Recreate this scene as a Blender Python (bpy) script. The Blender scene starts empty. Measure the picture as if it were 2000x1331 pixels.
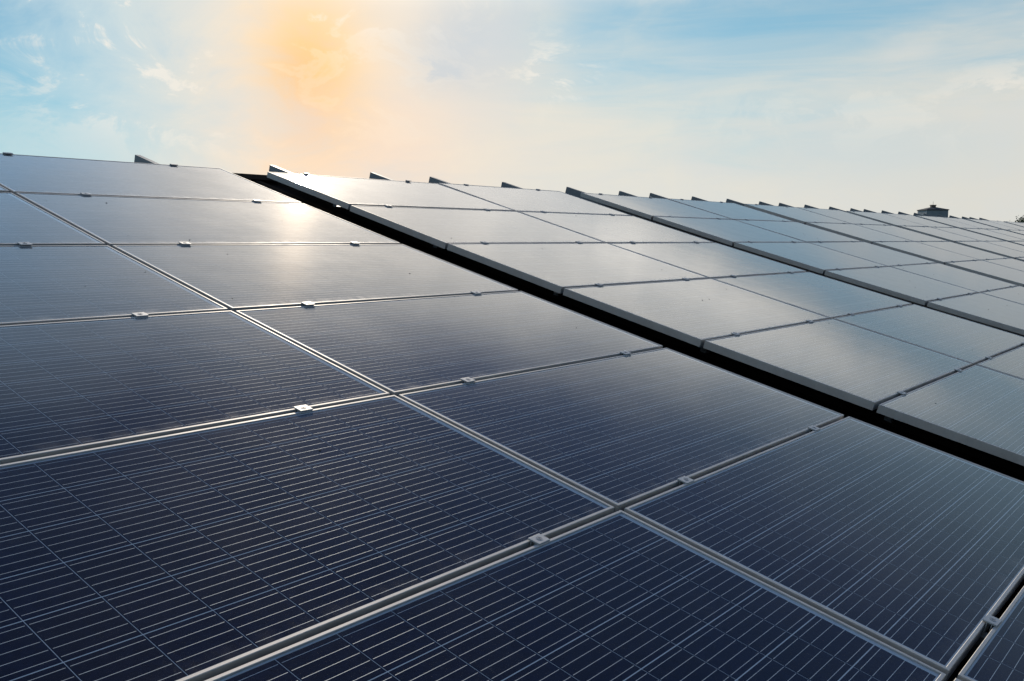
import bpy, bmesh, math, random
from mathutils import Matrix, Vector, Euler
R_ = math.radians
rnd = random.Random(11)
scene = bpy.context.scene
COL = scene.collection

# ------------------------------------------------------------------ site frame
# local frame of the solar field: x along the ridge, y up the slope, z normal to the glass
SLOPE = math.radians(15.591)
M = Matrix.Rotation(SLOPE, 4, 'X')
CAM_LOC = Vector((-2.47656545, -6.25878963, 1.21202923))
RIGHT = Vector((0.61933501, -0.75623796, 0.21101728))
DOWN = Vector((-0.08105284, -0.32891704, -0.94087407))
FWD = Vector((0.78093186, 0.56561271, -0.26500508))
FOC = 1890.30 / 2000.0

# ------------------------------------------------------------------ camera
cam = bpy.data.cameras.new('camera')
cam.sensor_width = 36.0
cam.lens = 36.0 * FOC
cam.clip_start = 0.05
cam.clip_end = 9000.0
camo = bpy.data.objects.new('camera', cam)
COL.objects.link(camo)
rot = Matrix((RIGHT, -DOWN, -FWD)).transposed().to_4x4()
camo.matrix_world = M @ Matrix.Translation(CAM_LOC) @ rot
scene.camera = camo
CAMW = camo.matrix_world.translation.copy()
FW = (M.to_3x3() @ FWD)
CAM_AZ = math.atan2(FW.x, FW.y)                 # compass angle of the view, clockwise from +y

# ------------------------------------------------------------------ sun and sky
SUN_EL = R_(21.0)
SUN_AZ = CAM_AZ + R_(-8.7)
SUN_DIR = Vector((math.sin(SUN_AZ) * math.cos(SUN_EL), math.cos(SUN_AZ) * math.cos(SUN_EL), math.sin(SUN_EL)))
sun = bpy.data.lights.new('sun', 'SUN')
sun.energy = 2.0
sun.angle = R_(1.2)
sun.color = (1.0, 0.88, 0.72)
suno = bpy.data.objects.new('sun', sun)
COL.objects.link(suno)
suno.rotation_euler = SUN_DIR.to_track_quat('Z', 'Y').to_euler()
suno.location = (0, 0, 30)

scene.view_settings.view_transform = 'Standard'
scene.view_settings.look = 'None'
scene.view_settings.gamma = 1.0
scene.view_settings.exposure = 0.0
scene.view_settings.use_curve_mapping = False
scene.cycles.use_denoising = True
scene.cycles.use_adaptive_sampling = True
scene.cycles.adaptive_threshold = 0.02
scene.cycles.max_bounces = 4
scene.cycles.diffuse_bounces = 2
scene.cycles.glossy_bounces = 3
scene.cycles.transparent_max_bounces = 8
scene.cycles.sample_clamp_indirect = 6.0
scene.cycles.caustics_reflective = False
scene.cycles.caustics_refractive = False

class N:
    """small arithmetic wrapper over node sockets"""
    nt = None
    def __init__(s, v): s.v = v
    @staticmethod
    def op(o, *a):
        n = N.nt.nodes.new('ShaderNodeMath'); n.operation = o
        for i, x in enumerate(a):
            x = x.v if isinstance(x, N) else x
            if isinstance(x, (int, float)): n.inputs[i].default_value = x
            else: N.nt.links.new(x, n.inputs[i])
        return N(n.outputs[0])
    def __add__(s, o): return N.op('ADD', s, o)
    __radd__ = __add__
    def __sub__(s, o): return N.op('SUBTRACT', s, o)
    def __rsub__(s, o): return N.op('SUBTRACT', o, s)
    def __mul__(s, o): return N.op('MULTIPLY', s, o)
    __rmul__ = __mul__
    def __truediv__(s, o): return N.op('DIVIDE', s, o)
    def clamp(s): return N.op('MAXIMUM', N.op('MINIMUM', s, 1.0), 0.0)
def sexp(x): return N.op('EXPONENT', x)
def gauss(a, a0, sa, e, e0, se):
    p = (a - a0) / sa; q = (e - e0) / se
    return sexp((p * p + q * q) * -1.0)
def sstep(lo, hi, x):
    n = N.nt.nodes.new('ShaderNodeMapRange'); n.interpolation_type = 'SMOOTHSTEP'
    N.nt.links.new(x.v, n.inputs[0])
    n.inputs[1].default_value = lo; n.inputs[2].default_value = hi
    n.inputs[3].default_value = 0.0; n.inputs[4].default_value = 1.0
    return N(n.outputs[0])
def mixc(f, a, b, mode='MIX'):
    n = N.nt.nodes.new('ShaderNodeMix'); n.data_type = 'RGBA'; n.blend_type = mode
    f = f.v if isinstance(f, N) else f
    if isinstance(f, (int, float)): n.inputs[0].default_value = f
    else: N.nt.links.new(f, n.inputs[0])
    for k, x in ((6, a), (7, b)):
        x = x.v if isinstance(x, N) else x
        if isinstance(x, tuple): n.inputs[k].default_value = (*x, 1.0)
        else: N.nt.links.new(x, n.inputs[k])
    return N(n.outputs[2])
def noise(vec, scale, detail, rough=0.5, dist=0.0, sc=(1, 1, 1), off=(0, 0, 0)):
    m = N.nt.nodes.new('ShaderNodeMapping'); m.inputs[1].default_value = off; m.inputs[3].default_value = sc
    N.nt.links.new(vec, m.inputs[0])
    n = N.nt.nodes.new('ShaderNodeTexNoise')
    N.nt.links.new(m.outputs[0], n.inputs['Vector'])
    n.inputs['Scale'].default_value = scale; n.inputs['Detail'].default_value = detail
    n.inputs['Roughness'].default_value = rough; n.inputs['Distortion'].default_value = dist
    return N(n.outputs[0])

def build_world():
    w = bpy.data.worlds.new('World'); scene.world = w; w.use_nodes = True
    w.cycles.sampling_method = 'NONE'
    nt = w.node_tree; nt.nodes.clear(); N.nt = nt
    out = nt.nodes.new('ShaderNodeOutputWorld')
    sky = nt.nodes.new('ShaderNodeTexSky'); sky.sky_type = 'NISHITA'
    sky.sun_disc = False; sky.sun_elevation = SUN_EL; sky.sun_rotation = SUN_AZ
    sky.air_density = 1.0; sky.dust_density = 0.08; sky.ozone_density = 4.0
    ST = 0.08                                         # background strength; cloud colours are given after it
    def C(r, g, b): return (r / ST, g / ST, b / ST)
    tc = nt.nodes.new('ShaderNodeTexCoord'); vec = tc.outputs['Generated']
    # turn the sky so that its y axis is the azimuth the field faces
    vr = nt.nodes.new('ShaderNodeVectorRotate'); vr.rotation_type = 'Z_AXIS'
    vr.inputs['Angle'].default_value = CAM_AZ
    nt.links.new(vec, vr.inputs['Vector']); rv = vr.outputs[0]
    sp = nt.nodes.new('ShaderNodeSeparateXYZ'); nt.links.new(rv, sp.inputs[0])
    x, y, z = (N(sp.outputs[i]) for i in range(3))
    DEG = 57.29578
    az = N.op('ARCTAN2', x, y) * DEG
    el = N.op('ARCSINE', z) * DEG
    # fractal fields
    nb = noise(rv, 3.4, 4, 0.55, 0.5, (1, 1, 2.0), (3.1, 1.7, 0.4)) - 0.5      # broad veils
    nf = noise(rv, 11.0, 7, 0.64, 0.6, (1, 1, 1.7), (0.4, 2.2, 1.1)) - 0.5     # billows
    ns = noise(rv, 5.0, 4, 0.6, 0.5, (1, 1, 7.0), (5.0, 0.3, 2.0)) - 0.5       # stratus streaks
    clear = mixc(1.0, N(sky.outputs[0]), mixc(sstep(14.0, 26.0, el), (0.46, 0.88, 0.90), (0.44, 0.66, 0.88)), 'MULTIPLY')
    clear = mixc((0.34 - sstep(-16.0, -26.0, az) * 0.20) * (1.0 - sstep(16.0, 28.0, el)), clear, C(0.50, 0.75, 0.82))
    # haze bank along the horizon, lower on the left
    left = sstep(-13.0, -25.0, az)
    elh = el + ns * 9.0 + nf * 2.0 + left * 3.0 - sstep(12.0, 26.0, az) * 2.2
    low = 1.0 - sstep(3.5, 14.0, elh)
    # the great bright cloud before the sun
    cen = sstep(0.0, 0.85, gauss(az + nb * 14.0 + nf * 9.0 + (el - 10.0) * 0.5, -10.5, 15.0, el + nf * 6.0, 10.0, 16.0) + nf * 0.5)
    high = sstep(12.4, 15.2, el + nf * 2.0) * (1.0 - sstep(-2.0, 7.0, el - 24.0 + az * 0.40 + nb * 6.0) * 0.92) * (nb * 1.0 + ns * 0.8 + 1.0).clamp()
    veil = 1.0 - (1.0 - low) * (1.0 - cen * 0.97) * (1.0 - high)
    # colours of cloud and haze
    far = sstep(6.0, 30.0, az)
    warm = gauss(az + nf * 8.0, -11.0, 10.0, el + nf * 4.0, 9.0, 11.0)
    vc = mixc(warm, C(0.80, 0.77, 0.68), C(1.0, 0.82, 0.63))
    vc = mixc(far, vc, C(0.74, 0.71, 0.63))
    vc = mixc(left * 0.9, vc, C(0.56, 0.72, 0.77))
    vc = mixc(sstep(12.5, 17.0, el), vc, mixc(left, mixc(sstep(-6.0, 10.0, az), C(1.40, 1.35, 1.27), C(1.90, 1.82, 1.66)), C(0.46, 0.88, 1.36)))
    vc = mixc(sstep(21.0, 33.0, el) * 0.85, vc, C(0.52, 0.78, 1.10))
    vc = mixc((nb * 1.6 + ns * 0.8 + 0.10).clamp() * 0.45, vc, C(0.55, 0.66, 0.74))
    # away from the sun the haze is dimmer and bluer
    back = sstep(38.0, 105.0, N.op('ABSOLUTE', az + 8.7))
    vc = mixc(back, vc, C(0.16, 0.20, 0.26))
    pink = gauss(az + nf * 6.0, -8.5, 5.0, el + nf * 3.0, 5.5, 3.5)
    vc = mixc(pink * 0.6, vc, C(1.0, 0.74, 0.56))
    core = gauss(az + nf * 2.0 + nb * 3.0, -11.4, 3.1, el + nf * 2.5, 10.0, 4.4)
    core2 = gauss(az + nf * 1.5, -11.8, 2.0, el + nf * 3.0, 9.4, 2.0)
    vc = mixc(core, vc, C(1.08, 0.70, 0.29))
    vc = mixc(core2 * 0.75, vc, C(1.02, 0.60, 0.24))
    core3 = gauss(az + nf * 4.0, -11.6, 2.2, el + nf * 3.0, 6.8, 2.0)
    vc = mixc(core3 * 0.6, vc, C(1.0, 0.68, 0.46))
    vc = mixc((sstep(-0.16, 0.12, nf * 0.6 + nb * 0.6) * 0.34 + 0.66), C(0.64, 0.70, 0.74), vc)
    s1 = mixc(veil, clear, vc)
    # lavender shadow right of the glow
    lav = gauss(az + nf * 8.0, -2.4, 3.4, el + nf * 3.0, 11.2, 3.0)
    s1 = mixc((lav * (nf * 1.5 + 0.9)).clamp() * 0.65, s1, C(0.50, 0.60, 0.70))
    # billows with bright rims
    reg = (gauss(az, -22.4, 4.2, el, 11.5, 3.0) * 1.5 + gauss(az, -19.0, 5.0, el, 7.0, 1.6) * 0.6 + gauss(az, -16.8, 3.0, el, 13.6, 1.4) + gauss(az, -28.4, 1.6, el, 12.2, 2.0)
           + gauss(az, -8.5, 6.0, el, 13.9, 1.7) * 1.2 + gauss(az, 2.7, 2.0, el, 9.6, 1.4)
           + gauss(az, 19.0, 8.0, el, 6.6, 1.8) * 0.30 + gauss(az, 27.0, 3.0, el, 7.6, 2.0) * 0.42 + gauss(az, 27.0, 3.0, el, 10.9, 0.7) * 0.5).clamp()
    puff = sstep(0.02, 0.11, nf + ns * 0.3)
    rim = (gauss(az, -12.0, 12.0, el, 10.5, 5.0) * sstep(0.03, 0.09, nf) * (1.0 - sstep(0.09, 0.20, nf))).clamp()
    s1 = mixc(rim * 0.22, s1, C(1.0, 0.90, 0.76))
    s2 = mixc(puff * reg * 0.75, s1, C(1.0, 0.91, 0.80))
    s2 = mixc(mixf(puff, reg, gauss(az, 19.0, 9.0, el, 5.0, 1.8)), s2, C(0.55, 0.66, 0.70))
    # aureole of the veiled sun itself
    vn = nt.nodes.new('ShaderNodeVectorMath'); vn.operation = 'DOT_PRODUCT'
    nt.links.new(vec, vn.inputs[0]); vn.inputs[1].default_value = SUN_DIR
    ang = N.op('ARCCOSINE', N.op('MINIMUM', N(vn.outputs['Value']), 1.0)) * DEG
    aur = sexp(ang * -0.75) * 1.6 + sexp(ang * -0.17) * 0.16 
    s3 = mixc(aur, s2, C(1.5, 1.22, 0.92), 'ADD')
    bg = nt.nodes.new('ShaderNodeBackground'); bg.inputs[1].default_value = ST
    nt.links.new(s3.v, bg.inputs[0])
    nt.links.new(bg.outputs[0], out.inputs[0])
def mixf(puff, reg, g): return (g * 0.5).clamp()
build_world()

# ------------------------------------------------------------------ materials
def mat(name):
    m = bpy.data.materials.new(name); m.use_nodes = True
    nt = m.node_tree; N.nt = nt
    b = nt.nodes['Principled BSDF']
    return m, nt, b
def objvec(nt):
    tc = nt.nodes.new('ShaderNodeTexCoord'); return tc.outputs['Object']
def rand(nt):
    return N(nt.nodes.new('ShaderNodeObjectInfo').outputs['Random'])
def setc(nt, sock, c):
    nt.links.new(c.v, sock)
def bump(nt, b, h, strength, dist):
    n = nt.nodes.new('ShaderNodeBump'); n.inputs['Strength'].default_value = strength
    n.inputs['Distance'].default_value = dist
    nt.links.new(h.v, n.inputs['Height']); nt.links.new(n.outputs[0], b.inputs['Normal'])

def make_alu(name, c0, c1, metal, rough):
    m, nt, b = mat(name)
    v = objvec(nt)
    n1 = noise(v, 6.0, 6, 0.6); n2 = noise(v, 90.0, 3, 0.5, 0, (0.08, 1, 1))
    f = (n1 * 0.7 + n2 * 0.3)
    setc(nt, b.inputs['Base Color'], mixc(sstep(0.3, 0.7, f), c0, c1))
    setc(nt, b.inputs['Roughness'], n1 * 0.25 + (rough - 0.12))
    b.inputs['Metallic'].default_value = metal
    bump(nt, b, n2, 0.15, 0.0005)
    return m
ALU = make_alu('anodised_aluminium', (0.56, 0.535, 0.505), (0.68, 0.65, 0.615), 0.55, 0.54)
CLAMPM = make_alu('clamp_aluminium', (0.52, 0.515, 0.51), (0.64, 0.635, 0.625), 0.5, 0.5)
RAILM = make_alu('galvanised_rail', (0.20, 0.215, 0.235), (0.29, 0.305, 0.32), 0.5, 0.5)

def make_steel_dark():
    m, nt, b = mat('bolt_steel')
    b.inputs['Base Color'].default_value = (0.05, 0.05, 0.055, 1); b.inputs['Metallic'].default_value = 0.6
    n = noise(objvec(nt), 200.0, 3); setc(nt, b.inputs['Roughness'], n * 0.3 + 0.3)
    return m
BOLT = make_steel_dark()

def make_cell():
    m, nt, b = mat('silicon_cell')
    v = objvec(nt)
    r = rand(nt)
    vo = nt.nodes.new('ShaderNodeTexVoronoi'); vo.inputs['Scale'].default_value = 70.0
    mp = nt.nodes.new('ShaderNodeVectorMath'); mp.operation = 'ADD'
    cx = nt.nodes.new('ShaderNodeCombineXYZ'); nt.links.new((r * 9.0).v, cx.inputs[0]); nt.links.new((r * 5.0).v, cx.inputs[1])
    nt.links.new(v, mp.inputs[0]); nt.links.new(cx.outputs[0], mp.inputs[1]); nt.links.new(mp.outputs[0], vo.inputs['Vector'])
    g = nt.nodes.new('ShaderNodeSeparateColor'); nt.links.new(vo.outputs['Color'], g.inputs[0])
    c = mixc(N(g.outputs[0]), (0.0036, 0.0066, 0.027), (0.0058, 0.0108, 0.043))
    c = mixc(r * 0.45, c, (0.0075, 0.0080, 0.020))
    setc(nt, b.inputs['Base Color'], c)
    b.inputs['Roughness'].default_value = 0.45
    b.inputs['Specular IOR Level'].default_value = 0.0
    return m
CELL = make_cell()
def make_ribbon():
    m, nt, b = mat('busbar_ribbon')
    n = noise(objvec(nt), 60.0, 3, 0.5, 0, (1, 8, 1))
    setc(nt, b.inputs['Base Color'], mixc(n, (0.82, 0.83, 0.85), (0.93, 0.93, 0.93)))
    b.inputs['Metallic'].default_value = 0.6; b.inputs['Roughness'].default_value = 0.5
    return m
RIBBON = make_ribbon()
def make_back():
    m, nt, b = mat('backsheet')
    n = noise(objvec(nt), 12.0, 4)
    setc(nt, b.inputs['Base Color'], mixc(n, (0.64, 0.70, 0.78), (0.74, 0.79, 0.85)))
    b.inputs['Roughness'].default_value = 0.6; b.inputs['Specular IOR Level'].default_value = 0.0
    return m
BACK = make_back()

def make_glass():
    m = bpy.data.materials.new('solar_glass'); m.use_nodes = True
    nt = m.node_tree; nt.nodes.clear(); N.nt = nt
    out = nt.nodes.new('ShaderNodeOutputMaterial')
    tc = nt.nodes.new('ShaderNodeTexCoord'); ov = tc.outputs['Object']
    r = rand(nt)
    cx = nt.nodes.new('ShaderNodeCombineXYZ'); nt.links.new((r * 37.0).v, cx.inputs[0]); nt.links.new((r * 11.0).v, cx.inputs[1])
    ad = nt.nodes.new('ShaderNodeVectorMath'); ad.operation = 'ADD'
    nt.links.new(ov, ad.inputs[0]); nt.links.new(cx.outputs[0], ad.inputs[1]); v = ad.outputs[0]
    # rolled-glass waviness
    nw = noise(v, 2.2, 2, 0.5); nfine = noise(v, 900.0, 2, 0.5)
    h = nw * 1.0 + nfine * 0.002
    bp = nt.nodes.new('ShaderNodeBump'); bp.inputs['Strength'].default_value = 0.15; bp.inputs['Distance'].default_value = 0.004
    nt.links.new(h.v, bp.inputs['Height'])
    lw = nt.nodes.new('ShaderNodeLayerWeight'); lw.inputs[0].default_value = 0.5
    facing = N(lw.outputs['Facing'])
    cosv = N.op('MAXIMUM', 1.0 - facing, 0.02)
    # dielectric reflectance of a thin coated pane, the same from both sides;
    # its anti-reflection coat works at steep angles only
    ior = sstep(0.68, 0.90, facing) * 0.24 + 1.30
    gg = N.op('SQRT', ior * ior - 1.0 + cosv * cosv)
    q1 = (gg - cosv) / (gg + cosv); q2 = (cosv * (gg + cosv) - 1.0) / (cosv * (gg - cosv) + 1.0)
    fac = q1 * q1 * (q2 * q2 + 1.0) * 0.5
    tr = nt.nodes.new('ShaderNodeBsdfTransparent'); tr.inputs[0].default_value = (0.94, 0.96, 0.96, 1)
    def glossy(rough, c=(1, 1, 1), dist='BECKMANN'):
        g = nt.nodes.new('ShaderNodeBsdfGlossy'); g.distribution = dist; g.inputs['Roughness'].default_value = rough
        g.inputs[0].default_value = (*c, 1); nt.links.new(bp.outputs[0], g.inputs['Normal']); return g.outputs[0]
    def mixs(f, a, b):
        x = nt.nodes.new('ShaderNodeMixShader')
        if isinstance(f, N): nt.links.new(f.v, x.inputs[0])
        elif isinstance(f, float): x.inputs[0].default_value = f
        else: nt.links.new(f, x.inputs[0])
        nt.links.new(a, x.inputs[1]); nt.links.new(b, x.inputs[2]); return x.outputs[0]
    refl = mixs(0.0050, glossy(0.070), glossy(0.22, (1.0, 0.85, 0.68)))
    sh = mixs(fac, tr.outputs[0], refl)
    # dust film: thicker along the line of sight at a shallow angle, scatters forward
    nd = noise(v, 3.5, 5, 0.65); nsp = noise(v, 60.0, 2, 0.5)
    # grime washed down to the lower frame
    sy = nt.nodes.new('ShaderNodeSeparateXYZ'); nt.links.new(ov, sy.inputs[0])
    grime = sstep(-0.415, -0.478, N(sy.outputs[1])) * sstep(0.38, 0.70, noise(v, 14.0, 4, 0.6, 0, (1, 0.35, 1)))
    tau = (sstep(0.30, 0.75, nd) * 0.0007 + 0.0008) + grime * 0.0045
    film = (1.0 - sexp(tau / (cosv * cosv * cosv) * -2.6)) * 0.38
    df = nt.nodes.new('ShaderNodeBsdfDiffuse'); df.inputs[0].default_value = (0.60, 0.58, 0.55, 1)
    dust = mixs(0.88, df.outputs[0], glossy(0.60, (1.0, 0.97, 0.93), 'GGX'))
    sh = mixs(film, sh, dust)
    rings = noise(v, 26.0, 3, 0.5, 0.8)
    marks = sstep(0.655, 0.665, rings) * (1.0 - sstep(0.675, 0.69, rings)) * sstep(0.5, 0.62, nd) * 0.05
    sh = mixs(marks, sh, df.outputs[0])
    sh = mixs(sstep(0.75, 0.80, nsp) * 0.08, sh, df.outputs[0])
    nt.links.new(sh, out.inputs[0])
    return m
GLASS = make_glass()

def simple(name, c0, c1, scale, rough, metal=0.0, bs=0.0, bd=0.01, spec=0.5):
    m, nt, b = mat(name)
    n = noise(objvec(nt), scale, 6, 0.6)
    setc(nt, b.inputs['Base Color'], mixc(sstep(0.3, 0.7, n), c0, c1))
    b.inputs['Roughness'].default_value = rough; b.inputs['Metallic'].default_value = metal
    b.inputs['Specular IOR Level'].default_value = spec
    if bs: bump(nt, b, n, bs, bd)
    return m
ROOFM = simple('dark_roof_sheet', (0.018, 0.016, 0.014), (0.034, 0.029, 0.025), 3.0, 0.9, 0.0, spec=0.0)
WALLM = simple('pale_render', (0.24, 0.28, 0.31), (0.32, 0.36, 0.385), 1.5, 0.8)
BRICKM = simple('brown_brick', (0.16, 0.12, 0.10), (0.24, 0.18, 0.14), 3.0, 0.85)
TILEM = simple('slate_roof', (0.05, 0.052, 0.056), (0.09, 0.09, 0.092), 2.5, 0.75)
PANEM = simple('dark_window', (0.02, 0.025, 0.03), (0.03, 0.035, 0.04), 1.0, 0.12)
GROUNDM = simple('dry_grass', (0.06, 0.075, 0.03), (0.12, 0.105, 0.06), 0.05, 0.95)
LEAFM = simple('leaf', (0.035, 0.060, 0.018), (0.075, 0.105, 0.035), 0.7, 0.6)
BARKM = simple('bark', (0.06, 0.045, 0.03), (0.10, 0.075, 0.055), 6.0, 0.9, 0, 0.5, 0.02)
DIRTM = simple('dark_debris', (0.012, 0.010, 0.008), (0.05, 0.04, 0.03), 30.0, 0.9)

# ------------------------------------------------------------------ helpers
def mesh(name, verts, faces, mats, midx=None, smooth=False):
    me = bpy.data.meshes.new(name); me.from_pydata(verts, [], faces)
    for mm in mats: me.materials.append(mm)
    if midx: me.polygons.foreach_set('material_index', midx)
    if smooth: me.polygons.foreach_set('use_smooth', [True] * len(me.polygons))
    me.update(); return me
class MB:
    def __init__(s): s.v = []; s.f = []; s.m = []
    def box(s, x0, x1, y0, y1, z0, z1, mi=0, bottom=True):
        k = len(s.v)
        s.v += [(x0, y0, z0), (x1, y0, z0), (x1, y1, z0), (x0, y1, z0), (x0, y0, z1), (x1, y0, z1), (x1, y1, z1), (x0, y1, z1)]
        fs = [(4, 5, 6, 7), (0, 1, 5, 4), (1, 2, 6, 5), (2, 3, 7, 6), (3, 0, 4, 7)]
        if bottom: fs.append((3, 2, 1, 0))
        s.f += [tuple(k + i for i in q) for q in fs]; s.m += [mi] * len(fs)
    def quad(s, pts, mi=0):
        k = len(s.v); s.v += [tuple(p) for p in pts]; s.f.append(tuple(range(k, k + len(pts)))); s.m.append(mi)
    def build(s, name, mats, smooth=False): return mesh(name, s.v, s.f, mats, s.m, smooth)
def bevelled(me, w, seg=1):
    bm = bmesh.new(); bm.from_mesh(me)
    bmesh.ops.bevel(bm, geom=bm.edges[:], offset=w, segments=seg, affect='EDGES', profile=0.7)
    bm.to_mesh(me); bm.free(); return me
def link(name, me, parent=None, mw=None, loc=None):
    o = bpy.data.objects.new(name, me); COL.objects.link(o)
    if parent is not None: o.parent = parent
    if mw is not None: o.matrix_basis = mw
    if loc is not None: o.location = loc
    return o
def tag(o, label, cat, group=None, kind=None):
    o['label'] = label; o['category'] = cat
    if group: o['group'] = group
    if kind: o['kind'] = kind
    return o
def project(p):
    """picture position of a site-frame point (level-of-detail tests only)"""
    q = Vector(p) - CAM_LOC
    z = q.dot(FWD)
    if z < 0.05: return None
    return (1000 + 1890.3 * q.dot(RIGHT) / z, 665.5 + 1890.3 * q.dot(DOWN) / z, z)
SAG = 0.00367
def zc(y): return SAG * (-y - 3.0) ** 2                 # the long slope sags a little
def zs(y): return -2 * SAG * (-y - 3.0)
def at(x, y, z=0.0, rx=0.0, ry=0.0):
    return M @ Matrix.Translation((x, y, zc(y) + z)) @ Matrix.Rotation(math.atan(zs(y)) + rx, 4, 'X') @ Matrix.Rotation(ry, 4, 'Y')
ORD = ['first', 'second', 'third', 'fourth', 'fifth', 'sixth', 'seventh', 'eighth', 'ninth', 'tenth']
RACK = ['nearest rack'] + ['%s rack from left' % o for o in ORD[1:]]
ALONG = ['leftmost', 'second along', 'third along', 'rightmost']

# ------------------------------------------------------------------ the warehouse under the field
YR, YE, XW, XE, DR = 0.62, -9.2, -7.0, 62.0, -0.215
def roof_mesh():
    mb = MB(); x = XW; pitch = 0.25; prof = []
    while x < XE:
        prof += [(x, 0), (x + 0.17, 0), (x + 0.19, 0.03), (x + 0.23, 0.03)]
        x += pitch
    ys = [YE, -7.5, -6, -4.5, -3, -1.5, -0.6, 0.2, YR]
    for i in range(len(prof) - 1):
        (xa, za), (xb, zb) = prof[i], prof[i + 1]
        for j in range(len(ys) - 1):
            mb.quad([(xa, ys[j], DR + za + zc(ys[j])), (xb, ys[j], DR + zb + zc(ys[j])), (xb, ys[j + 1], DR + zb + zc(ys[j + 1])), (xa, ys[j + 1], DR + za + zc(ys[j + 1]))])
    return mb.build('roof_sheet', [ROOFM])
wh = bpy.data.objects.new('warehouse', None); COL.objects.link(wh); wh.matrix_basis = M
tag(wh, 'dark ribbed metal roof of the long building under the solar racks', 'roof')
link('roof_sheet', roof_mesh(), wh)
mb = MB()
zr = DR + zc(YR) + 0.034
mb.quad([(XW, YR - 0.16, zr), (XE, YR - 0.16, zr), (XE, YR, zr + 0.012), (XW, YR, zr + 0.012)])
mb.quad([(XW, YR, zr + 0.012), (XE, YR, zr + 0.012), (XE, YR + 0.16, zr - 0.09), (XW, YR + 0.16, zr - 0.09)])
link('ridge_cap', mb.build('ridge_cap', [ROOFM]), wh)
mb = MB()
c2, s2 = math.cos(-2 * SLOPE), math.sin(-2 * SLOPE)
mb.quad([(XW, YR + 0.01, zr - 0.03), (XE, YR + 0.01, zr - 0.03), (XE, YR + 10 * c2, zr - 0.03 + 10 * s2), (XW, YR + 10 * c2, zr - 0.03 + 10 * s2)])
link('back_slope', mb.build('back_slope', [ROOFM]), wh)
mb = MB()
Mi = M.inverted()
def W(x, y, z): return Mi @ Vector((x, y, z))
yw0 = (M @ Vector((0, YE + 0.3, DR - 0.2))); yw1 = (M @ Vector((0, YR + 9.6 * c2, zr - 0.25 + 9.6 * s2)))
GZ = -9.0
for (ya, yb) in ((yw0.y, yw0.y + 0.2), (yw1.y - 0.2, yw1.y)):
    k = len(mb.v)
    zt = yw0.z if ya == yw0.y else yw1.z
    pts = [W(x, y, z) for z in (GZ, zt) for (x, y) in ((XW + .3, ya), (XE - .3, ya), (XE - .3, yb), (XW + .3, yb))]
    mb.v += [tuple(p) for p in pts]
    for q in [(4, 5, 6, 7), (0, 1, 5, 4), (1, 2, 6, 5), (2, 3, 7, 6), (3, 0, 4, 7), (3, 2, 1, 0)]:
        mb.f.append(tuple(k + i for i in q)); mb.m.append(0)
link('wall', mb.build('wall', [WALLM]), wh)

# ground
mb = MB(); S = 4500.0
mb.quad([(-S, -S, 0), (S, -S, 0), (S, S, 0), (-S, S, 0)])
g = link('ground', mb.build('ground', [GROUNDM]), loc=(0, 0, GZ)); g['kind'] = 'structure'
g['label'] = 'dry grassy ground far below the roof'

# ------------------------------------------------------------------ solar panels
LX, LY = 0.9892, 0.4892            # half size of a panel
LIP, FH = 0.0105, 0.044
def frame_mesh():
    prof = [(0, -FH), (0, -0.0014), (0.0014, 0), (LIP - 0.0012, 0), (LIP, -0.0012), (LIP, -FH)]
    vs = []; fs = []
    for (i, z) in prof:
        vs += [(-LX + i, -LY + i, z), (LX - i, -LY + i, z), (LX - i, LY - i, z), (-LX + i, LY - i, z)]
    n = len(prof)
    for a in range(n):
        b = (a + 1) % n
        for k in range(4):
            l = (k + 1) % 4
            fs.append((a * 4 + k, a * 4 + l, b * 4 + l, b * 4 + k))
    return mesh('frame', vs, fs, [ALU])
FRAME = frame_mesh()
gl = MB(); i = LIP - 0.0005
gl.quad([(-LX + i, -LY + i, -0.002), (LX - i, -LY + i, -0.002), (LX - i, LY - i, -0.002), (-LX + i, LY - i, -0.002)])
GLASSM = gl.build('glass', [GLASS])
bk = MB(); bk.box(-LX + i, LX - i, -LY + i, LY - i, -0.0085, -0.0058)
BACKM = bk.build('backsheet', [BACK])
CP, CPX, CS, CSX = 0.1582, 0.1605, 0.1550, 0.1587
def cell_into(mb, cx, cy, ends):
    h = CS / 2; g = CSX / 2
    mb.box(cx - g, cx + g, cy - h, cy + h, -0.0058, -0.0055, 0, False)
    for b in range(5):
        yy = cy - h + CS * (b + 0.5) / 5
        x0 = cx - g + 0.0035; x1 = cx + g - 0.0035
        if ends < 0: x0 -= 0.014
        if ends > 0: x1 += 0.014
        # solder-coated ribbon with a rounded back
        w, za, zb = 0.00060, -0.0055, -0.00542
        k = len(mb.v)
        mb.v += [(x0, yy - w, za), (x1, yy - w, za), (x1, yy - w * 0.35, zb), (x0, yy - w * 0.35, zb),
                 (x1, yy + w * 0.35, zb), (x0, yy + w * 0.35, zb), (x1, yy + w, za), (x0, yy + w, za)]
        mb.f += [(k, k + 1, k + 2, k + 3), (k + 3, k + 2, k + 4, k + 5), (k + 5, k + 4, k + 6, k + 7)]; mb.m += [1, 1, 1]
def cell_mesh(ends):
    mb = MB(); cell_into(mb, 0, 0, ends); return mb.build('solar_cell', [CELL, RIBBON])
CELLS = {e: cell_mesh(e) for e in (-1, 0, 1)}
def cx_(i): return (i - 5.5) * CPX
def cy_(j): return (j - 2.5) * CP
arr = MB()
for i in range(12):
    for j in range(6):
        cell_into(arr, cx_(i), cy_(j), -1 if i == 0 else 1 if i == 11 else 0)
ARRAY = arr.build('cell_array', [CELL, RIBBON])

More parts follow.
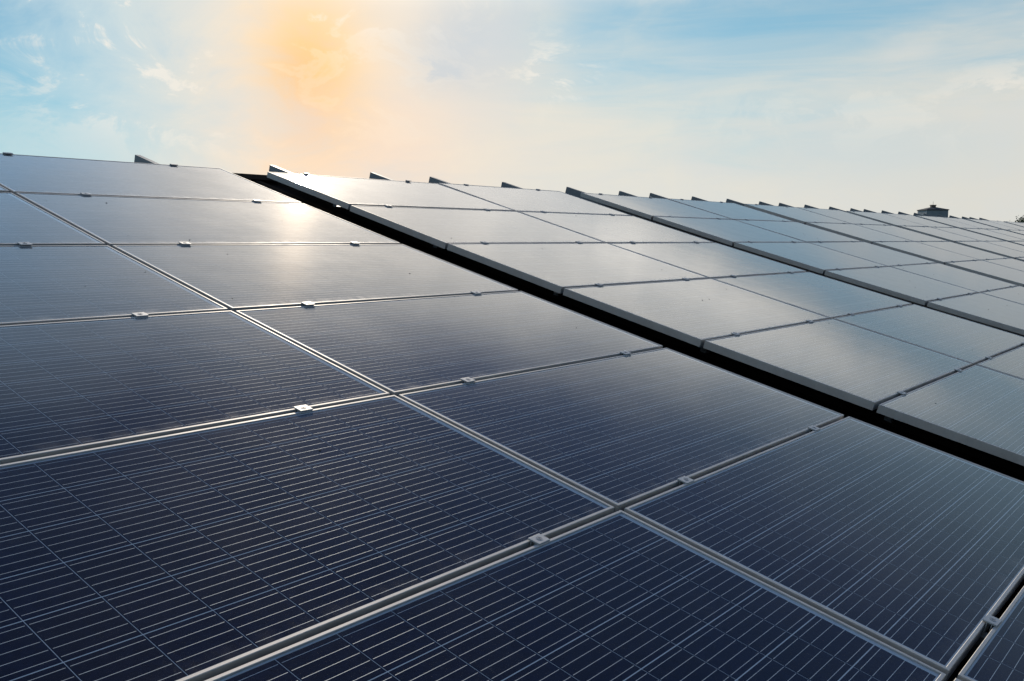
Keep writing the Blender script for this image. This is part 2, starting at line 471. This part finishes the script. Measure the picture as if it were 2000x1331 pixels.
GAPS = [0, .415, .410, .356, .366, .360, .362, .365, .362, .365]
NT = 9
rack_x = [-2.0]
for t in range(1, NT): rack_x.append(rack_x[-1] + 4.0 + GAPS[t])
def visible(x0, x1, y0, y1, m=40):
    """does any of this patch of the field fall in the picture?"""
    for a in range(9):
        for b in range(9):
            x = x0 + (x1 - x0) * a / 8; y = y0 + (y1 - y0) * b / 8
            q = project((x, y, zc(y)))
            if q and -m < q[0] < 2000 + m and -m < q[1] < 1331 + m: return True
    return False
rows_of = {}
for t in range(NT):
    for c in range(2):
        for r in range(8):
            x0 = rack_x[t] + 2 * c
            seen = visible(x0, x0 + 2, -r - 1, -r)
            if not seen and (r > 6 or t > 6): continue            # every rack in view is built out to its foot
            rows_of.setdefault(t, set()).add(r)
            cx, cy = x0 + 1.0, -r - 0.5
            root = bpy.data.objects.new('solar_panel', None); COL.objects.link(root)
            root.matrix_basis = at(cx, cy, rnd.uniform(-0.0008, 0.0008), R_(rnd.gauss(0, 0.10) - (0.62 if (t, c, r) == (1, 0, 0) else 0)), R_(rnd.gauss(0, 0.07)))
            root.empty_display_size = 0.2
            tag(root, 'dark blue solar panel, %s column, %s row from top, %s' % (('left', 'right')[c], ORD[r], RACK[t]),
                'solar panel', 'solar panels on the racks')
            link('frame', FRAME, root); link('glass', GLASSM, root); link('backsheet', BACKM, root)
            # cells that can be told apart are built one by one
            big = 0
            for (px, py) in ((-0.9, -0.42), (0.9, -0.42), (0, 0), (-.9, .42), (.9, .42)):
                a = project((cx + px, cy + py - CP / 2, 0)); b = project((cx + px, cy + py + CP / 2, 0))
                if a and b: big = max(big, abs(a[1] - b[1]))
            if big > 9.0 and seen:
                for i in range(12):
                    for j in range(6):
                        link('solar_cell', CELLS[-1 if i == 0 else 1 if i == 11 else 0], root, loc=(cx_(i), cy_(j), 0))
            else:
                a = link('cell_array', ARRAY, root); a['kind'] = 'stuff'

# ------------------------------------------------------------------ rails under the panels
YTOP = 0.47
def rail_mesh(y0):
    """hollow box rail that follows the sag; open at its upper end"""
    w, h, t = 0.022, 0.080, 0.003
    ys = [y0 + (YTOP - y0) * k / 14 for k in range(15)]
    mb = MB()
    def tube(x0, x1, za, zb, inward):
        for a in range(14):
            ya, yb = ys[a], ys[a + 1]
            A = [(x0, ya, za + zc(ya)), (x1, ya, za + zc(ya)), (x1, ya, zb + zc(ya)), (x0, ya, zb + zc(ya))]
            B = [(x0, yb, za + zc(yb)), (x1, yb, za + zc(yb)), (x1, yb, zb + zc(yb)), (x0, yb, zb + zc(yb))]
            for k in range(4):
                l = (k + 1) % 4
                q = [A[k], A[l], B[l], B[k]]
                mb.quad(q[::-1] if inward else q)
    top, bot = -FH - 0.0005, -FH - 0.0005 - h
    tube(-w, w, bot, top, False)
    mid = (top + bot) / 2
    tube(-w + t, w - t, bot + t, mid - t / 2, True)
    tube(-w + t, w - t, mid + t / 2, top - t, True)
    z = zc(YTOP); y = YTOP
    for (xa, xb, za, zb) in ((-w, -w + t, bot, top), (w - t, w, bot, top), (-w + t, w - t, bot, bot + t), (-w + t, w - t, top - t, top), (-w + t, w - t, mid - t / 2, mid + t / 2)):
        mb.quad([(xa, y, za + z), (xb, y, za + z), (xb, y, zb + z), (xa, y, zb + z)])
    yb = ys[0]; z = zc(yb)
    mb.quad([(-w, yb, bot + z), (w, yb, bot + z), (w, yb, top + z), (-w, yb, top + z)])
    return mb.build('rail', [RAILM])
def foot_mesh():
    mb = MB()
    mb.box(0.0215, 0.0275, -0.02, 0.02, -0.170, -0.055)
    mb.box(0.0215, 0.085, -0.02, 0.02, -0.176, -0.170)
    mb.box(0.0275, 0.034, -0.007, 0.007, -0.085, -0.071)
    return mb.build('foot_bracket', [RAILM])
RAIL_CACHE = {}
FOOT = foot_mesh()
CLX = (1.0 - 0.588, 1.0 + 0.588, 3.0 - 0.588, 3.0 + 0.588)
for t in range(NT):
    if t not in rows_of or t > 6: 
        continue
    y0 = -(max(rows_of[t]) + 1) - 0.25
    if y0 not in RAIL_CACHE: RAIL_CACHE[y0] = rail_mesh(y0)
    for k, dx in enumerate(CLX):
        o = link('mounting_rail', RAIL_CACHE[y0], None, M @ Matrix.Translation((rack_x[t] + dx, rnd.uniform(-0.015, 0.012), 0)))
        tag(o, 'grey metal rail jutting past top edge of %s, %s' % (RACK[t], ALONG[k]), 'rail', 'mounting rails under the racks')
        y = -0.36
        while y > y0:
            f = link('foot_bracket', FOOT, o, loc=(0, y, zc(y)))
            y -= 1.15

# ------------------------------------------------------------------ clamps on the seams
def clamp_mesh():
    mb = MB(); mb.box(-0.026, 0.026, -0.0195, 0.0195, 0.0004, 0.0056)
    me = bevelled(mb.build('clamp', [CLAMPM]), 0.0011, 2)
    bm = bmesh.new(); bm.from_mesh(me)
    # channel that drops between the two frames
    for (ya, yb) in ((-0.0080, -0.0055), (0.0055, 0.0080)):
        vs = [bm.verts.new(p) for p in ((-0.028, ya, -0.036), (0.028, ya, -0.036), (0.028, yb, -0.036), (-0.028, yb, -0.036), (-0.028, ya, 0.002), (0.028, ya, 0.002), (0.028, yb, 0.002), (-0.028, yb, 0.002))]
        for q in [(0, 1, 5, 4), (1, 2, 6, 5), (2, 3, 7, 6), (3, 0, 4, 7), (3, 2, 1, 0)]: bm.faces.new([vs[i] for i in q])
    bm.to_mesh(me); bm.free(); return me
def ring(bm, r, z, n, hexa=False):
    return [bm.verts.new((r * math.cos(2 * math.pi * k / n), r * math.sin(2 * math.pi * k / n), z)) for k in range(n)]
def bolt_mesh():
    bm = bmesh.new(); n = 18
    prof = [(0.0098, 0.0050), (0.0098, 0.0063), (0.0086, 0.0063), (0.0084, 0.0045), (0.0064, 0.0045), (0.0062, 0.0066), (0.0036, 0.0066), (0.0034, 0.0046)]
    rs = [ring(bm, r, z, n) for r, z in prof]
    for a, b in zip(rs[:-1], rs[1:]):
        for k in range(n): bm.faces.new((a[k], a[(k + 1) % n], b[(k + 1) % n], b[k]))
    f = bm.faces.new(rs[-1]); 
    for fc in bm.faces: fc.material_index = 0
    f.material_index = 1
    for fc in bm.faces:
        rr = sum(v.co.xy.length for v in fc.verts) / len(fc.verts)
        fc.material_index = 1 if (0.0063 < rr < 0.0092 or rr < 0.00355) else 0
    me = bpy.data.meshes.new('bolt'); bm.to_mesh(me); bm.free()
    me.materials.append(CLAMPM); me.materials.append(BOLT); return me
def endclamp_mesh():
    mb = MB(); mb.box(-0.027, 0.027, -0.0195, 0.004, 0.0004, 0.0060); mb.box(-0.027, 0.027, 0.0008, 0.004, -FH + 0.0005, 0.0004)
    mb.box(-0.027, 0.027, 0.004, 0.022, -FH + 0.0005, -FH + 0.006)
    return bevelled(mb.build('end_clamp', [CLAMPM]), 0.0006, 1)
CLAMP, BOLTM, ECLAMP = clamp_mesh(), bolt_mesh(), endclamp_mesh()
for t in range(NT):
    if t not in rows_of: continue
    for s in range(0, 8):
        if s not in rows_of[t] and s - 1 not in rows_of[t]: continue
        for k, dx in enumerate(CLX):
            x = rack_x[t] + dx + rnd.uniform(-0.012, 0.012); y = -float(s)
            q = project((x, y, zc(y)))
            if not q or not (-400 < q[0] < 2500 and -25 < q[1] < 1700): continue
            if s == 0:
                o = link('end_clamp', ECLAMP, None, at(x, -LY - (-0.0) * 0 - 0.0 + (LY - 0.009), 0.0))
                tag(o, 'small metal clip on top edge of %s, %s' % (RACK[t], ALONG[k]), 'clamp', 'clamps holding the panels')
            else:
                o = link('panel_clamp', CLAMP, None, at(x, y, 0.0) @ Matrix.Rotation(R_(rnd.uniform(-2.5, 2.5)), 4, 'Z'))
                tag(o, 'small metal clamp, %s on %s seam below top of %s' % (ALONG[k], ORD[s - 1], RACK[t]), 'clamp', 'clamps holding the panels')
                if q[2] < 9.0: link('bolt', BOLTM, o)

# ------------------------------------------------------------------ far tower house and tree
def aim(px, dist):
    """world direction on the compass at that bearing"""
    a = CAM_AZ + math.atan((px - 1000) / 1890.3)
    return Vector((CAMW.x + math.sin(a) * dist, CAMW.y + math.cos(a) * dist, 0)), a
def tower_house():
    D = 240.0
    p, a = aim(1815, D)
    u = D / math.cos(math.atan(815 / 1890.3)) / 1890.3 * math.cos(math.atan(815 / 1890.3))      # metres per picture step
    zh = lambda y: CAMW.z + (469.2 - y) * u
    root = bpy.data.objects.new('tower_house', None); COL.objects.link(root)
    root.location = (p.x, p.y, GZ); root.rotation_euler = (0, 0, -a + R_(24))
    tag(root, 'small pale house with low hip roof and cupola beyond the far racks', 'house')
    hw = 19.0 * u; ez = zh(417.0) - GZ; rz = zh(411.3) - GZ
    mb = MB(); mb.box(-hw, hw, -hw, hw, 0, ez); link('wall', mb.build('wall', [WALLM]), root)
    e = hw * 1.06; c = hw * 0.24
    mb = MB(); z0 = ez; z1 = ez + 0.18
    B = [(-e, -e), (e, -e), (e, e), (-e, e)]; T = [(-c, -c), (c, -c), (c, c), (-c, c)]
    for k in range(4):
        l = (k + 1) % 4
        mb.quad([(*B[k], z0), (*B[l], z0), (*B[l], z1), (*B[k], z1)])
        mb.quad([(*B[k], z1), (*B[l], z1), (*T[l], rz), (*T[k], rz)])
    mb.quad([(*q, z0) for q in B[::-1]]); mb.quad([(*q, rz) for q in T])
    rf = link('roof', mb.build('roof', [TILEM]), root)
    mb = MB(); cw = hw * 0.19; ct = zh(407.0) - GZ
    mb.box(-cw, cw, -cw, cw, rz - 0.05, ct - 0.16); mb.box(-cw * 1.2, cw * 1.2, -cw * 1.2, cw * 1.2, ct - 0.16, ct)
    cu = link('cupola', mb.build('cupola', [BRICKM]), rf)
    mb = MB(); mb.box(-0.025, 0.025, -0.025, 0.025, ct, ct + 0.75); link('antenna', mb.build('antenna', [RAILM]), rf)
    mbw = MB(); mbw.box(-0.55, 0.55, -0.05, 0.05, -0.7, 0.7); wm = mbw.build('window', [PANEM])
    for fl in range(1, 5):
        zz = ez - 0.6 - fl * 3.1
        if zz < 1: break
        for xx in (-hw * 0.5, hw * 0.5):
            link('window', wm, root, loc=(xx, -hw - 0.01, zz))
            o = link('window', wm, root, loc=(-hw - 0.01, xx, zz)); o.rotation_euler = (0, 0, math.pi / 2)
            o = link('window', wm, root, loc=(hw + 0.01, xx, zz)); o.rotation_euler = (0, 0, math.pi / 2)
tower_house()

def tree():
    rnd = random.Random(5)
    D = 110.0
    p, a = aim(2028, D)
    u = D / 1890.3
    top = CAMW.z + (469.2 - 432.0) * u
    root = bpy.data.objects.new('tree', None); COL.objects.link(root); root.location = (p.x, p.y, GZ)
    tag(root, 'dark green tree top showing at the far right end of the racks', 'tree')
    H = top - GZ; rr = 3.2
    mb = MB(); n = 8
    def limb(a0, b0, r0, r1):
        a0, b0 = Vector(a0), Vector(b0); d = (b0 - a0).normalized()
        s = d.orthogonal().normalized(); w = d.cross(s)
        A = [a0 + (s * math.cos(k * 2 * math.pi / n) + w * math.sin(k * 2 * math.pi / n)) * r0 for k in range(n)]
        B = [b0 + (s * math.cos(k * 2 * math.pi / n) + w * math.sin(k * 2 * math.pi / n)) * r1 for k in range(n)]
        for k in range(n): mb.quad([A[k], A[(k + 1) % n], B[(k + 1) % n], B[k]])
    limb((0, 0, 0), (0.1, 0, H * 0.45), 0.30, 0.20); limb((0.1, 0, H * 0.45), (0, 0.1, H * 0.9), 0.20, 0.05)
    cl = []
    for k in range(90):
        th = rnd.uniform(0, 2 * math.pi); zz = rnd.uniform(0.35, 1.0)
        rad = rr * math.sqrt(max(0.02, 1 - ((zz - 0.62) / 0.42) ** 2)) * rnd.uniform(0.45, 1.0)
        c = Vector((math.cos(th) * rad, math.sin(th) * rad, H * zz - 0.3)); cl.append(c)
        if k % 3 == 0: limb((0.05, 0, H * zz * 0.8), c, 0.07, 0.015)
    link('trunk', mb.build('trunk', [BARKM]), root)
    mb = MB()
    for c in cl:
        s = rnd.uniform(0.6, 1.0)
        for k in range(330):
            d = Vector((rnd.gauss(0, 1), rnd.gauss(0, 1), rnd.gauss(0, 0.8))) * s * 0.5
            q = c + d
            e1 = Vector((rnd.gauss(0, 1), rnd.gauss(0, 1), rnd.gauss(0, 1))).normalized() * rnd.uniform(0.09, 0.16)
            e2 = e1.orthogonal().normalized() * e1.length * 0.55
            mb.quad([q - e1, q + e2, q + e1, q - e2])
    link('crown', mb.build('crown', [LEAFM]), root)
tree()

# ------------------------------------------------------------------ specks of dirt on the glass
def specks():
    mb = MB()
    def blob(x, y, s):
        z0 = zc(y) - 0.002; k = len(mb.v); n = 6; ph = rnd.random() * 6
        el = rnd.uniform(0.5, 1.0)
        for j, (rr, zz) in enumerate(((1.0, 0.0), (0.75, 0.45))):
            for i in range(n):
                t = ph + i * 2 * math.pi / n; r = s * rr * rnd.uniform(0.75, 1.2)
                mb.v.append((x + r * math.cos(t), y + r * math.sin(t) * el, z0 + zz * s))
        mb.v.append((x, y, z0 + s * 0.6))
        for i in range(n):
            j = (i + 1) % n
            mb.f.append((k + i, k + j, k + n + j, k + n + i)); mb.m.append(0)
            mb.f.append((k + n + i, k + n + j, k + 2 * n)); mb.m.append(0)
    for t in range(3):
        for _ in range(90):
            x = rack_x[t] + rnd.uniform(0.03, 3.97); y = -rnd.uniform(0.1, 6.9)
            fx = (x - rack_x[t]) % 2.0; fy = (-y) % 1.0
            if not (0.025 < fx < 1.975 and 0.025 < fy < 0.975): continue
            blob(x, y, rnd.choice((0.0014, 0.0018, 0.0022, 0.003, 0.0045)))
    o = link('dirt_specks', mb.build('dirt_specks', [DIRTM]), None, M)
    tag(o, 'scattered dark specks of dirt lying on the panel glass', 'dirt', kind='stuff')
specks()
